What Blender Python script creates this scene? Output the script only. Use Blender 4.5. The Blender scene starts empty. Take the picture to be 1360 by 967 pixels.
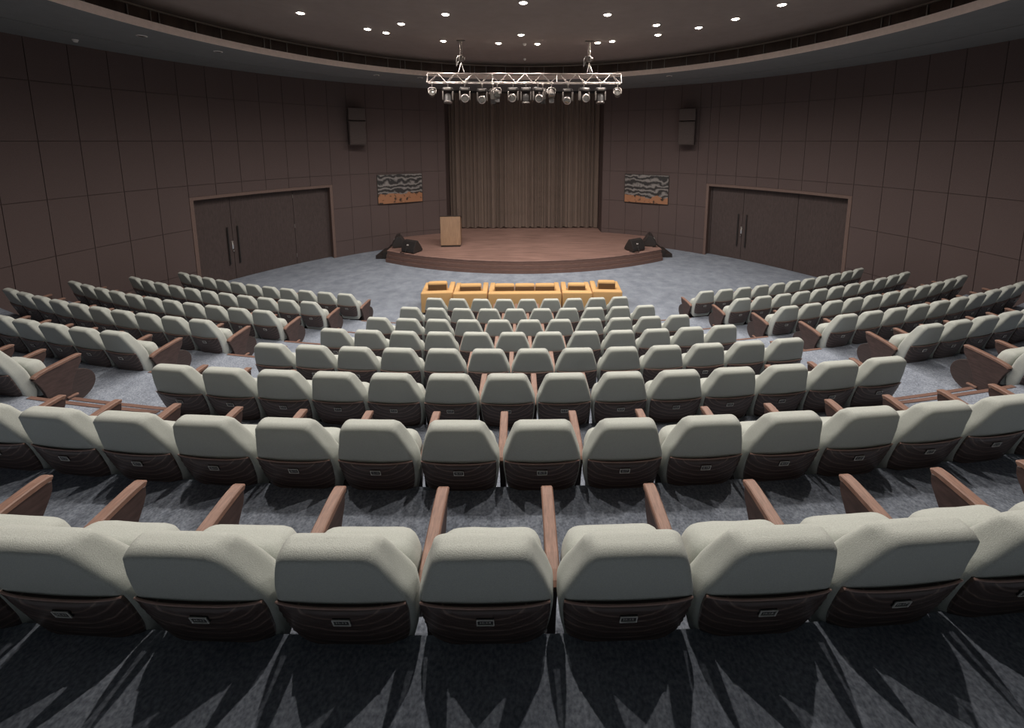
import bpy, bmesh, math, random
from mathutils import Vector, Matrix, noise
random.seed(7)
scn = bpy.context.scene
COL = scn.collection
PI = math.pi
R_ = math.radians

# ------------------------------------------------------------------ room constants (metres)
EYE = 4.728                       # eye height above the flat floor
YC = 33.287                       # centre of the seating arcs
ROW_R = [24.256, 25.359, 26.463, 27.566, 28.670, 29.773, 30.877, 31.980]
ROW_Z = [0.0, 0.247, 0.525, 0.847, 1.190, 1.551, 1.912, 2.292]
PITCH = 0.56
CY, WR = 7.4, 11.4                # centre and radius of the round hall
SOFFIT, CEIL = 7.05, 7.70
STAGE_Z = 0.45
DOOR_H = 3.0

# ------------------------------------------------------------------ materials
def mat(name, col, rough=0.7, var=0.0, scale=20.0, stretch=(1, 1, 1), col2=None, metallic=0.0, bump=0.0,
        bscale=None, sheen=0.0, emit=None, estr=0.0, spec=0.5, coords='Object', coat=0.0):
    m = bpy.data.materials.new(name); m.use_nodes = True
    nt = m.node_tree; bs = nt.nodes['Principled BSDF']
    bs.inputs['Roughness'].default_value = rough
    bs.inputs['Metallic'].default_value = metallic
    bs.inputs['Specular IOR Level'].default_value = spec
    bs.inputs['Sheen Weight'].default_value = sheen
    bs.inputs['Coat Weight'].default_value = coat
    c = (*col, 1)
    bs.inputs['Base Color'].default_value = c
    tc = nt.nodes.new('ShaderNodeTexCoord'); mp = nt.nodes.new('ShaderNodeMapping')
    mp.inputs['Scale'].default_value = stretch
    nt.links.new(tc.outputs[coords], mp.inputs['Vector'])
    if var > 0 or col2:
        nz = nt.nodes.new('ShaderNodeTexNoise'); nz.inputs['Scale'].default_value = scale
        nz.inputs['Detail'].default_value = 6; nz.inputs['Roughness'].default_value = 0.65
        rp = nt.nodes.new('ShaderNodeValToRGB')
        d = col2 or tuple(max(0, x * (1 - var)) for x in col)
        e = col if col2 else tuple(min(1, x * (1 + var)) for x in col)
        rp.color_ramp.elements[0].position = 0.3; rp.color_ramp.elements[1].position = 0.7
        rp.color_ramp.elements[0].color = (*d, 1); rp.color_ramp.elements[1].color = (*e, 1)
        nt.links.new(mp.outputs['Vector'], nz.inputs['Vector'])
        nt.links.new(nz.outputs['Fac'], rp.inputs['Fac'])
        nt.links.new(rp.outputs['Color'], bs.inputs['Base Color'])
    if bump > 0:
        n2 = nt.nodes.new('ShaderNodeTexNoise'); n2.inputs['Scale'].default_value = bscale or scale * 3
        n2.inputs['Detail'].default_value = 3
        bp = nt.nodes.new('ShaderNodeBump'); bp.inputs['Strength'].default_value = bump
        bp.inputs['Distance'].default_value = 0.01
        nt.links.new(mp.outputs['Vector'], n2.inputs['Vector'])
        nt.links.new(n2.outputs['Fac'], bp.inputs['Height']); nt.links.new(bp.outputs['Normal'], bs.inputs['Normal'])
    if emit:
        bs.inputs['Emission Color'].default_value = (*emit, 1); bs.inputs['Emission Strength'].default_value = estr
    return m

def carpet_mat():
    m = bpy.data.materials.new('blue_grey_carpet'); m.use_nodes = True
    nt = m.node_tree; bs = nt.nodes['Principled BSDF']
    bs.inputs['Roughness'].default_value = 0.95; bs.inputs['Specular IOR Level'].default_value = 0.15
    tc = nt.nodes.new('ShaderNodeTexCoord')
    a = nt.nodes.new('ShaderNodeTexNoise'); a.inputs['Scale'].default_value = 70; a.inputs['Detail'].default_value = 4
    b = nt.nodes.new('ShaderNodeTexNoise'); b.inputs['Scale'].default_value = 2.6; b.inputs['Detail'].default_value = 8
    b.inputs['Roughness'].default_value = 0.7
    for n in (a, b): nt.links.new(tc.outputs['Object'], n.inputs['Vector'])
    r1 = nt.nodes.new('ShaderNodeValToRGB'); r2 = nt.nodes.new('ShaderNodeValToRGB')
    r1.color_ramp.elements[0].position = .32; r1.color_ramp.elements[1].position = .68
    r1.color_ramp.elements[0].color = (*CARPET_D, 1); r1.color_ramp.elements[1].color = (*CARPET_L, 1)
    r2.color_ramp.elements[0].position = .35; r2.color_ramp.elements[1].position = .65
    r2.color_ramp.elements[0].color = (.66, .67, .69, 1); r2.color_ramp.elements[1].color = (1, 1, 1, 1)
    nt.links.new(a.outputs['Fac'], r1.inputs['Fac']); nt.links.new(b.outputs['Fac'], r2.inputs['Fac'])
    mx = nt.nodes.new('ShaderNodeMix'); mx.data_type = 'RGBA'; mx.blend_type = 'MULTIPLY'
    mx.inputs['Factor'].default_value = 1
    nt.links.new(r1.outputs['Color'], mx.inputs[6]); nt.links.new(r2.outputs['Color'], mx.inputs[7])
    nt.links.new(mx.outputs[2], bs.inputs['Base Color'])
    bp = nt.nodes.new('ShaderNodeBump'); bp.inputs['Strength'].default_value = .25; bp.inputs['Distance'].default_value = .008
    nt.links.new(a.outputs['Fac'], bp.inputs['Height']); nt.links.new(bp.outputs['Normal'], bs.inputs['Normal'])
    return m

CARPET_D, CARPET_L = (.205, .234, .285), (.430, .480, .565)
M = {}
M['carpet'] = carpet_mat()
M['fabric'] = mat('sage_grey_upholstery', (.475, .505, .475), .9, .16, 240, bump=.25, bscale=320, sheen=.15, spec=.2)
M['shell'] = mat('dark_veneer_back', (.105, .078, .074), .28, .3, 6, (1, 1, 8), spec=.5)
def shell_mat():
    m = bpy.data.materials.new('dark_ringed_veneer'); m.use_nodes = True
    nt = m.node_tree; bs = nt.nodes['Principled BSDF']; N = nt.nodes.new; L = nt.links.new
    bs.inputs['Roughness'].default_value = .32
    tc = N('ShaderNodeTexCoord'); mp = N('ShaderNodeMapping')
    mp.inputs['Location'].default_value = (0, 0, -.725 * 1.25); mp.inputs['Scale'].default_value = (.95, 0, 1.25)
    L(tc.outputs['Object'], mp.inputs['Vector'])
    nz = N('ShaderNodeTexNoise'); nz.inputs['Scale'].default_value = 9; L(tc.outputs['Object'], nz.inputs['Vector'])
    ln = N('ShaderNodeVectorMath'); ln.operation = 'LENGTH'; L(mp.outputs['Vector'], ln.inputs[0])
    ad = N('ShaderNodeMath'); ad.operation = 'MULTIPLY_ADD'; ad.inputs[1].default_value = .035; L(nz.outputs['Fac'], ad.inputs[0]); L(ln.outputs['Value'], ad.inputs[2])
    dv = N('ShaderNodeMath'); dv.operation = 'DIVIDE'; dv.inputs[1].default_value = .052; L(ad.outputs[0], dv.inputs[0])
    fr = N('ShaderNodeMath'); fr.operation = 'FRACT'; L(dv.outputs[0], fr.inputs[0])
    rp = N('ShaderNodeValToRGB'); e = rp.color_ramp.elements
    e[0].position = 0; e[0].color = (.072, .050, .046, 1); e[1].position = 1; e[1].color = (.088, .062, .056, 1)
    x = e.new(.70); x.color = (.080, .056, .051, 1); x = e.new(.82); x.color = (.23, .165, .14, 1); x = e.new(.93); x.color = (.085, .06, .054, 1)
    L(fr.outputs[0], rp.inputs['Fac'])
    gt = N('ShaderNodeMath'); gt.operation = 'GREATER_THAN'; gt.inputs[1].default_value = .19; L(ad.outputs[0], gt.inputs[0])
    mx = N('ShaderNodeMix'); mx.data_type = 'RGBA'; mx.inputs[6].default_value = (.085, .060, .055, 1)
    L(gt.outputs[0], mx.inputs['Factor']); L(rp.outputs['Color'], mx.inputs[7]); L(mx.outputs[2], bs.inputs['Base Color'])
    return m
M['shell'] = shell_mat()
M['pan'] = mat('brown_veneer_pan', (.058, .040, .037), .5, .3, 8, (1, 1, 10))
M['arm'] = mat('walnut_arm_cap', (.245, .142, .108), .45, .28, 14, (9, 1.2, 1.2), bump=.08)
M['armside'] = mat('dark_walnut_panel', (.070, .044, .040), .5, .35, 12, (3, 1, 4))
M['plate'] = mat('black_plate', (.03, .03, .032), .4, .1, 40)
M['platerim'] = mat('pale_plate_rim', (.80, .80, .77), .5, .1, 40)
M['wall'] = mat('brown_fabric_panel', (.122, .092, .090), .9, .28, 160, bump=.15, bscale=200, spec=.1)
M['groove'] = mat('dark_joint', (.070, .052, .050), .9, .1, 10)
M['doorleaf'] = mat('dark_brown_door', (.080, .060, .058), .6, .2, 30, (1, 1, .2), spec=.3)
M['doorframe'] = mat('brown_wood_reveal', (.165, .110, .095), .55, .2, 12, (6, 6, 1))
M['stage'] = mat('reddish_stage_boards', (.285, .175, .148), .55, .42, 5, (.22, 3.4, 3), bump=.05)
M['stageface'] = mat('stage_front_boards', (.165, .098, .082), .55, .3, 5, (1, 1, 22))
M['curtain'] = mat('brown_curtain', (.190, .146, .125), .95, .2, 9, (8, 8, .15), sheen=.1, spec=.1)
M['ceil'] = mat('warm_dark_ceiling', (.27, .225, .210), .9, .06, 3)
M['soffit'] = mat('slate_soffit', (.200, .208, .215), .85, .06, 4)
M['fascia'] = mat('taupe_fascia', (.80, .665, .61), .8, .08, 10)
M['cove'] = mat('dark_gloss_cove', (.085, .055, .045), .22, .3, 3, (1, 1, .3), spec=.6)
M['rim'] = mat('brushed_rim', (.50, .44, .40), .3, .1, 20, metallic=.8)
M['lamp'] = mat('lamp_lens', (1, .95, .88), .5, emit=(1.0, .90, .76), estr=26)
M['lamptrim'] = mat('white_lamp_trim', (.62, .57, .53), .5, .05, 20)
M['alu'] = mat('aluminium_tube', (.60, .545, .52), .30, .08, 30, metallic=.85)
M['black'] = mat('black_plastic', (.028, .025, .025), .45, .2, 30)
M['blackgrille'] = mat('black_grille', (.045, .038, .037), .6, .4, 260)
M['lens'] = mat('glass_lens', (.22, .21, .20), .08, .1, 20, metallic=.5)
M['speaker'] = mat('brown_black_cabinet', (.092, .073, .070), .8, .15, 30, spec=.2)
M['greymetal'] = mat('grey_metal', (.26, .235, .22), .35, .15, 30, metallic=.6)
M['sofa'] = mat('mustard_upholstery', (.68, .425, .19), .85, .12, 120, bump=.2, bscale=200, sheen=.1, spec=.2)
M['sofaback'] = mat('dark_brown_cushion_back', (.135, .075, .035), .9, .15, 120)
M['sofacush'] = mat('mustard_cushion_cloth', (.66, .41, .185), .88, .14, 120, bump=.2, bscale=200, spec=.2)
M['lectern'] = mat('light_oak_strips', (.33, .215, .14), .5, .34, 9, (14, 3, .35))
M['dark'] = mat('dark_trim', (.03, .024, .022), .5, .1, 20)
M['nosing'] = mat('wood_nosing', (.20, .115, .09), .5, .25, 10, (2, 8, 8))
M['white'] = mat('white_plastic', (.75, .72, .70), .5, .03, 20)
M['edge_glint'] = mat('reddish_edge_glint', (.42, .27, .23), .4, .1, 20)  # highlight on the seat shell's top edge, put into the colour
M['steel'] = mat('bright_steel', (.78, .76, .74), .2, .05, 20, metallic=.9)

def painting_mat(name, seed):
    m = bpy.data.materials.new(name); m.use_nodes = True
    nt = m.node_tree; bs = nt.nodes['Principled BSDF']; bs.inputs['Roughness'].default_value = .45
    N = nt.nodes.new; L = nt.links.new
    tc = N('ShaderNodeTexCoord'); mp = N('ShaderNodeMapping'); mp.inputs['Location'].default_value = (seed, 0, seed * .7)
    L(tc.outputs['Object'], mp.inputs['Vector'])
    wv = N('ShaderNodeTexWave'); wv.bands_direction = 'Z'; wv.inputs['Scale'].default_value = 1.5
    wv.inputs['Distortion'].default_value = 9; wv.inputs['Detail'].default_value = 3; wv.inputs['Detail Scale'].default_value = 1.6
    L(mp.outputs['Vector'], wv.inputs['Vector'])
    r = N('ShaderNodeValToRGB'); e = r.color_ramp.elements
    e[0].position = .30; e[0].color = (.028, .026, .028, 1); e[1].position = .52; e[1].color = (.13, .12, .12, 1)
    x = e.new(.80); x.color = (.15, .14, .138, 1); x = e.new(.92); x.color = (.25, .235, .23, 1)
    L(wv.outputs['Fac'], r.inputs['Fac'])
    nz = N('ShaderNodeTexNoise'); nz.inputs['Scale'].default_value = 3.2; L(mp.outputs['Vector'], nz.inputs['Vector'])
    sp = N('ShaderNodeSeparateXYZ'); L(tc.outputs['Object'], sp.inputs[0])
    ad = N('ShaderNodeMath'); ad.operation = 'MULTIPLY_ADD'; ad.inputs[1].default_value = .42
    L(nz.outputs['Fac'], ad.inputs[0]); L(sp.outputs['Z'], ad.inputs[2])
    th = N('ShaderNodeMath'); th.operation = 'LESS_THAN'; th.inputs[1].default_value = 0.0 if seed < 3 else -.13
    L(ad.outputs[0], th.inputs[0])
    n3 = N('ShaderNodeTexNoise'); n3.inputs['Scale'].default_value = 5; L(mp.outputs['Vector'], n3.inputs['Vector'])
    r3 = N('ShaderNodeValToRGB'); e = r3.color_ramp.elements
    e[0].position = .36; e[0].color = (.03, .022, .018, 1); e[1].position = .46; e[1].color = (.36, .17, .09, 1)
    L(n3.outputs['Fac'], r3.inputs['Fac'])
    mx = N('ShaderNodeMix'); mx.data_type = 'RGBA'
    L(th.outputs[0], mx.inputs['Factor']); L(r.outputs['Color'], mx.inputs[6]); L(r3.outputs['Color'], mx.inputs[7])
    L(mx.outputs[2], bs.inputs['Base Color'])
    return m

# ------------------------------------------------------------------ mesh builder
class MB:
    def __init__(s): s.v = []; s.f = []; s.sm = []
    def add(s, vs, fs, smooth=False):
        o = len(s.v); s.v += [tuple(p) for p in vs]
        s.f += [tuple(i + o for i in f) for f in fs]; s.sm += [smooth] * len(fs); return s
    def box(s, x0, x1, y0, y1, z0, z1, T=None):
        vs = [Vector(p) for p in ((x0, y0, z0), (x1, y0, z0), (x1, y1, z0), (x0, y1, z0), (x0, y0, z1), (x1, y0, z1), (x1, y1, z1), (x0, y1, z1))]
        if T: vs = [T @ p for p in vs]
        return s.add(vs, [(0, 3, 2, 1), (4, 5, 6, 7), (0, 1, 5, 4), (1, 2, 6, 5), (2, 3, 7, 6), (3, 0, 4, 7)])
    def rbox(s, x0, x1, y0, y1, z0, z1, r=.02, seg=3, T=None, puff=0.0):
        bm = bmesh.new()
        bmesh.ops.create_cube(bm, size=1)
        for v in bm.verts:
            v.co = Vector(((x0 + x1) / 2 + v.co.x * (x1 - x0), (y0 + y1) / 2 + v.co.y * (y1 - y0), (z0 + z1) / 2 + v.co.z * (z1 - z0)))
        bmesh.ops.bevel(bm, geom=list(bm.edges), offset=r, segments=seg, profile=.5, affect='EDGES', clamp_overlap=True)
        if puff: bmesh.ops.subdivide_edges(bm, edges=[e for e in bm.edges if e.calc_length() > .1], cuts=5, use_grid_fill=True)
        cx, cy, cz = (x0 + x1) / 2, (y0 + y1) / 2, (z0 + z1) / 2
        vs = []
        for v in bm.verts:
            p = v.co.copy()
            if puff:
                a = max(0, 1 - abs((p.x - cx) / (x1 - x0) * 2) ** 2); c = max(0, 1 - abs((p.z - cz) / (z1 - z0) * 2) ** 2); b = max(0, 1 - abs((p.y - cy) / (y1 - y0) * 2) ** 2)
                p.y += puff * a * c * (1 if p.y > cy else -1); p.z += puff * .6 * a * b * (1 if p.z > cz else -1)
            vs.append(T @ p if T else p)
        bm.verts.index_update()
        fs = [tuple(v.index for v in f.verts) for f in bm.faces]
        bm.free()
        return s.add(vs, fs, True)
    def tube(s, pts, r, n=8, smooth=True, cap=True):
        pts = [Vector(p) for p in pts]; rs = r if isinstance(r, (list, tuple)) else [r] * len(pts)
        vs = []; fs = []
        for i, p in enumerate(pts):
            t = (pts[min(i + 1, len(pts) - 1)] - pts[max(i - 1, 0)]).normalized()
            u = t.cross(Vector((0, 0, 1)) if abs(t.z) < .95 else Vector((1, 0, 0))).normalized(); w = t.cross(u)
            for k in range(n):
                a = 2 * PI * k / n; vs.append(p + (u * math.cos(a) + w * math.sin(a)) * rs[i])
        for i in range(len(pts) - 1):
            for k in range(n):
                k2 = (k + 1) % n; fs.append((i * n + k, i * n + k2, (i + 1) * n + k2, (i + 1) * n + k))
        s.add(vs, fs, smooth)
        if cap:
            s.add(vs[:n], [tuple(range(n))]); s.add(vs[-n:], [tuple(reversed(range(n)))])
        return s
    def lathe(s, prof, n=24, T=None, smooth=True):
        vs = []; fs = []
        for r, z in prof:
            for k in range(n):
                a = 2 * PI * k / n; vs.append(Vector((r * math.cos(a), r * math.sin(a), z)))
        if T: vs = [T @ p for p in vs]
        for i in range(len(prof) - 1):
            for k in range(n):
                k2 = (k + 1) % n; fs.append((i * n + k, i * n + k2, (i + 1) * n + k2, (i + 1) * n + k))
        return s.add(vs, fs, smooth)
    def prism(s, poly, x0, x1, T=None):            # poly in (y,z), extruded along x
        n = len(poly)
        vs = [Vector((x0, y, z)) for y, z in poly] + [Vector((x1, y, z)) for y, z in poly]
        if T: vs = [T @ p for p in vs]
        fs = [tuple(range(n)), tuple(reversed(range(n, 2 * n)))]
        fs += [(i, i + n, (i + 1) % n + n, (i + 1) % n) for i in range(n)]
        return s.add(vs, fs)
    def loft(s, rings, smooth=True, cap=True):
        n = len(rings[0]); vs = [p for r in rings for p in r]; fs = []
        for i in range(len(rings) - 1):
            for k in range(n):
                k2 = (k + 1) % n; fs.append((i * n + k, i * n + k2, (i + 1) * n + k2, (i + 1) * n + k))
        s.add(vs, fs, smooth)
        if cap:
            o = len(s.v) - len(vs)
            s.f.append(tuple(reversed(range(o, o + n)))); s.sm.append(smooth)
            s.f.append(tuple(range(o + n * (len(rings) - 1), o + n * len(rings)))); s.sm.append(smooth)
        return s
    def mesh(s, name, m, bevel=0, weld=False):
        me = bpy.data.meshes.new(name); me.from_pydata(s.v, [], s.f)
        me.polygons.foreach_set('use_smooth', s.sm)
        bm = bmesh.new(); bm.from_mesh(me)
        if weld: bmesh.ops.remove_doubles(bm, verts=list(bm.verts), dist=1e-5)
        bmesh.ops.recalc_face_normals(bm, faces=list(bm.faces))
        if bevel:
            es = [e for e in bm.edges if len(e.link_faces) == 2 and e.calc_face_angle(0) > .5]
            bmesh.ops.bevel(bm, geom=es, offset=bevel, segments=2, profile=.5, affect='EDGES', clamp_overlap=True)
        bm.to_mesh(me); bm.free()
        me.materials.append(m); return me

def obj(name, me, parent=None, loc=None, rz=0):
    o = bpy.data.objects.new(name, me); COL.objects.link(o)
    if parent: o.parent = parent
    if loc is not None: o.location = loc
    if rz: o.rotation_euler = (0, 0, rz)
    return o
def tag(o, label, cat, group=None):
    o['label'] = label; o['category'] = cat
    if group: o['group'] = group
    return o
def thing(name, label, cat, loc=(0, 0, 0), rz=0, group=None):
    o = bpy.data.objects.new(name, None); COL.objects.link(o); o.empty_display_size = .1
    o.location = loc; o.rotation_euler = (0, 0, rz)
    return tag(o, label, cat, group)
def struct(name, mb, m, parent=None, bevel=0, label=None):
    o = obj(name, mb.mesh(name, m, bevel), parent)
    if not parent: o['kind'] = 'structure'; 
    if label and not parent: o['label'] = label
    return o
ORD = ['first', 'second', 'third', 'fourth', 'fifth', 'sixth', 'seventh', 'eighth', 'ninth', 'tenth', 'eleventh', 'twelfth',
       'thirteenth', 'fourteenth', 'fifteenth', 'sixteenth', 'seventeenth', 'eighteenth', 'nineteenth', 'twentieth']
def pol(R, deg, z=0.0):
    a = R_(deg); return Vector((R * math.sin(a), CY + R * math.cos(a), z))
def arc(R, a, z=0.0):
    return Vector((R * math.sin(a), YC - R * math.cos(a), z))

# ------------------------------------------------------------------ floor, terraces, nosings
fl = MB()
n = 96
fl.add([(0, CY, 0)] + [(12.2 * math.sin(2 * PI * k / n), CY + 12.2 * math.cos(2 * PI * k / n), 0) for k in range(n)],
       [(0, 1 + (k + 1) % n, 1 + k) for k in range(n)])
struct('floor', fl, M['carpet'], label='blue grey carpet of the flat floor in front of the stage')
EDGE = [None] + [ROW_R[k - 1] - .10 for k in range(1, 9)]     # front edge radius of terrace k (index 1..8)
TZ = ROW_Z + [2.67]
nos_id = 1; FLOORS = {}
for k in range(1, 9):
    r0 = EDGE[k]; r1 = EDGE[k + 1] if k < 8 else 37.6
    z0 = TZ[k - 1] - .03; z1 = TZ[k]
    amax = math.asin(11.9 / r0); S_ = 80
    t = MB(); vs = []
    for i in range(S_ + 1):
        a = -amax + 2 * amax * i / S_
        vs += [arc(r0, a, z0), arc(r0, a, z1), arc(r1, a, z1)]
    fs = []
    for i in range(S_):
        b = i * 3; c = b + 3; fs += [(b, c, c + 1, b + 1), (b + 1, c + 1, c + 2, b + 2)]
    t.add(vs, fs)
    fo = struct('floor', t, M['carpet'], label='blue grey carpeted terrace under the %s' % (('%s row' % ORD[k]) if k < 8 else 'rear standing place'))
    FLOORS[k] = fo

# seat layout: arc offsets of the first side seat from the axis
A_L = [8.097, 8.651, 9.190, 9.700, 10.156, 10.66, 11.16]
A_R = [8.104, 8.647, 9.207, 9.599, 10.079, 10.60, 11.10]
N_C = [9, 10, 11, 12, 13, 14, 15, 16]
PSC = [1, 1, 1, 1, .997, .988, 1.012, 1.0]
N_L = [11, 11, 11, 10, 6, 2]
N_R = [11, 11, 11, 10, 6, 2]
L_TOT = [11, 11, 11, 10, 10, 9, 8, 6]
# wooden nosings of the terraces in the two aisles, half-height steps where the terraces are steep
def nosing(parent, r, z, aa, bb):
    nb = MB(); N_ = 10
    for i in range(N_):
        a0 = aa + (bb - aa) * i / N_; a1 = aa + (bb - aa) * (i + 1) / N_
        q = [arc(p, a, y) for a in (a0, a1) for p, y in ((r - .010, z - .030), (r - .010, z + .006), (r + .032, z + .006), (r + .032, z - .030))]
        nb.add(q, [(0, 1, 5, 4), (1, 2, 6, 5), (2, 3, 7, 6), (3, 0, 4, 7)] + ([(0, 3, 2, 1)] if i == 0 else []) + ([(4, 5, 6, 7)] if i == N_ - 1 else []))
    obj('step_nosing', nb.mesh('step_nosing', M['nosing']), parent)
for k in range(1, 8):
    for sgn, A in ((-1, A_L), (1, A_R)):
        i0 = N_C[k - 1] / 2 + .06; i1 = A[min(k - 1, 6)] - .62
        nosing(FLOORS[k], EDGE[k], TZ[k], sgn * i0 * PITCH / EDGE[k], sgn * i1 * PITCH / EDGE[k])
        if k < 6: continue
        r0 = EDGE[k] - .27; r1 = EDGE[k] - .014; zt = (TZ[k - 1] + TZ[k]) / 2
        i0 += .1; i1 = A[min(k - 1, 6)] - .95
        st = MB()
        for i in range(8):
            a0 = sgn * (i0 + (i1 - i0) * i / 8) * PITCH / r0; a1 = sgn * (i0 + (i1 - i0) * (i + 1) / 8) * PITCH / r0
            p = [arc(r, a, z) for a in (a0, a1) for r, z in ((r0, TZ[k - 1] - .01), (r0, zt), (r1, zt), (r1, TZ[k - 1] - .01))]
            st.add(p, [(0, 1, 5, 4), (1, 2, 6, 5), (2, 3, 7, 6)] + ([(0, 3, 2, 1)] if i == 0 else []) + ([(4, 5, 6, 7)] if i == 7 else []))
        o = struct('floor', st, M['carpet'], label='carpeted half step in the %s aisle' % ('left' if sgn < 0 else 'right'))
        nosing(o, r0, zt, sgn * i0 * PITCH / r0, sgn * i1 * PITCH / r0)

# ------------------------------------------------------------------ hall wall
ZB = [-.02, EYE - 4.08, EYE - 2.72, EYE - 1.36, EYE, EYE + 1.36, SOFFIT + .02]
DOORS = {'left': (-65.3, -42.6), 'right': (41.1, 65.3)}
OPEN_A = 18.6                     # half angle of the stage opening
def wall_piece(name, a_from, a_to, door=None, joint0=0.0):
    back = MB(); pan = MB()
    cuts = [a_from, a_to]
    k = math.ceil((a_from - joint0) / 3.75)
    while joint0 + 3.75 * k < a_to - .2:
        if joint0 + 3.75 * k > a_from + .2: cuts.append(joint0 + 3.75 * k)
        k += 1
    if door: cuts = [c for c in cuts if min(abs(c - door[0]), abs(c - door[1])) > .3] + list(door)
    cuts = sorted(set(cuts))
    g = .0065
    for a0, a1 in zip(cuts, cuts[1:]):
        ind = door and door[0] - .01 <= a0 and a1 <= door[1] + .01
        zb = DOOR_H if ind else -.02
        p = [pol(WR + .02, a0, zb), pol(WR + .02, a1, zb), pol(WR + .02, a1, SOFFIT + .05), pol(WR + .02, a0, SOFFIT + .05)]
        q = [pol(WR + .14, a0, zb), pol(WR + .14, a1, zb), pol(WR + .14, a1, SOFFIT + .05), pol(WR + .14, a0, SOFFIT + .05)]
        back.add(p + q, [(0, 1, 2, 3), (4, 5, 6, 7), (0, 1, 5, 4), (0, 3, 7, 4), (1, 2, 6, 5)])
        da = math.degrees(g / WR)
        for z0, z1 in zip(ZB, ZB[1:]):
            if ind:
                if z1 <= DOOR_H: continue
                z0 = max(z0, DOOR_H)
            b0, b1 = a0 + da, a1 - da; y0, y1 = z0 + g, z1 - g
            f = [pol(WR, b0, y0), pol(WR, b1, y0), pol(WR, b1, y1), pol(WR, b0, y1)]
            h = [pol(WR + .019, b0, y0), pol(WR + .019, b1, y0), pol(WR + .019, b1, y1), pol(WR + .019, b0, y1)]
            pan.add(f + h, [(0, 1, 2, 3), (0, 1, 5, 4), (1, 2, 6, 5), (2, 3, 7, 6), (3, 0, 4, 7)])
    o = struct(name, back, M['groove'], label='curved hall wall with square brown panels')
    obj('wall_panels', pan.mesh('wall_panels', M['wall']), o)
    return o
wall_piece('wall_left', -135, -OPEN_A, DOORS['left'], -65.3)
wall_piece('wall_right', OPEN_A, 135, DOORS['right'], 65.3)
# stage recess behind the opening
xo = WR * math.sin(R_(OPEN_A)); yo = CY + WR * math.cos(R_(OPEN_A))
rc = MB()
rc.box(-xo - .5, -xo, yo + .03, 19.9, 0, 7.2); rc.box(xo, xo + .5, yo + .03, 19.9, 0, 7.2); rc.box(-xo - .5, xo + .5, 19.8, 19.95, 0, 7.2)
struct('wall_stage', rc, M['wall'], label='dark side walls of the curtained stage recess')

# doors: deep wooden reveal, wide recessed panelling with a double leaf door
def door(num, a0, a1, leaf, hinge_a, side):
    t = MB(); NS = 12; fw = math.degrees(.10 / WR); DEP = .42
    zi = DOOR_H - .10
    def strip(pr, aa, bb):
        for i in range(NS):
            u = aa + (bb - aa) * i / NS; w = aa + (bb - aa) * (i + 1) / NS
            p = [pol(r, u, z) for r, z in pr] + [pol(r, w, z) for r, z in pr]; m_ = len(pr)
            t.add(p, [(j, (j + 1) % m_, (j + 1) % m_ + m_, j + m_) for j in range(m_)])
    strip([(WR - .015, zi), (WR - .015, DOOR_H), (WR + DEP, DOOR_H), (WR + DEP, zi)], a0, a1)
    for u0, u1 in ((a0, a0 + fw), (a1 - fw, a1)):
        p = [pol(r, u, z) for u in (u0, u1) for r in (WR - .015, WR + DEP) for z in (-.01, DOOR_H)]
        t.add(p, [(0, 1, 3, 2), (4, 5, 7, 6), (0, 1, 5, 4), (2, 3, 7, 6), (1, 3, 7, 5)])
    root = struct('door_%d' % num, t, M['doorframe'], label='wide recessed wooden doorway in the %s curved wall' % side)
    pb = MB(); cuts = [a0 + fw, leaf[0], leaf[1], leaf[2], a1 - fw]; RP = WR + .26
    names = ['side_panel', 'door_leaf', 'door_leaf', 'side_panel']
    g = math.degrees(.006 / WR)
    for nm, u, w in zip(names, cuts, cuts[1:]):
        if w - u < .3: continue
        m_ = MB(); NS2 = 5
        for i in range(NS2):
            x = u + g + (w - u - 2 * g) * i / NS2; y = u + g + (w - u - 2 * g) * (i + 1) / NS2
            p = [pol(r, q, z) for q in (x, y) for r in (RP, RP + .05) for z in (.004, zi)]
            m_.add(p, [(0, 1, 5, 4), (2, 3, 7, 6)] + ([(0, 1, 3, 2)] if i == 0 else []) + ([(4, 5, 7, 6)] if i == NS2 - 1 else []))
        lf = obj(nm, m_.mesh(nm, M['doorleaf']), root)
        if nm == 'door_leaf':
            q = w if abs(w - leaf[1]) < .01 else u
            qa = q + (-.75 if q == w else .75)
            h = MB(); h.tube([pol(RP - .05, qa, .55), pol(RP - .05, qa, 1.85)], .022, 10)
            for z in (.7, 1.7): h.tube([pol(RP - .05, qa, z), pol(RP + .01, qa, z)], .012, 8)
            obj('pull_handle', h.mesh('pull_handle', M['black']), lf)
            if q == w:
                k_ = MB(); c = pol(RP - .012, q - .12, 1.2)
                T = Matrix.Translation(c) @ Matrix.Rotation(-R_(q), 4, 'Z')
                k_.rbox(-.028, .028, -.012, .012, -.14, .14, .008, 2, T); k_.lathe([(0, .0), (.02, 0), (.02, .05), (0, .05)], 10, T @ Matrix.Translation((0, -.01, -.2)) @ Matrix.Rotation(PI / 2, 4, 'X'))
                obj('lock_plate', k_.mesh('lock_plate', M['steel']), lf)
            for z in (.35, 1.5, 2.65):
                if abs(q - w) < .01: ha = u
                else: ha = w
                if side == 'left' and ha == hinge_a:
                    hb = MB(); hb.tube([pol(RP - .012, ha, z - .07), pol(RP - .012, ha, z + .07)], .016, 8)
                    obj('hinge', hb.mesh('hinge', M['greymetal']), lf)
    m_ = MB()
    for i in range(10):
        x = a0 + (a1 - a0) * i / 10; y = a0 + (a1 - a0) * (i + 1) / 10
        m_.add([pol(WR + .40, x, -.01), pol(WR + .40, y, -.01), pol(WR + .40, y, DOOR_H), pol(WR + .40, x, DOOR_H)], [(0, 1, 2, 3)])
    obj('door_backing', m_.mesh('door_backing', M['groove']), root)
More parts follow.
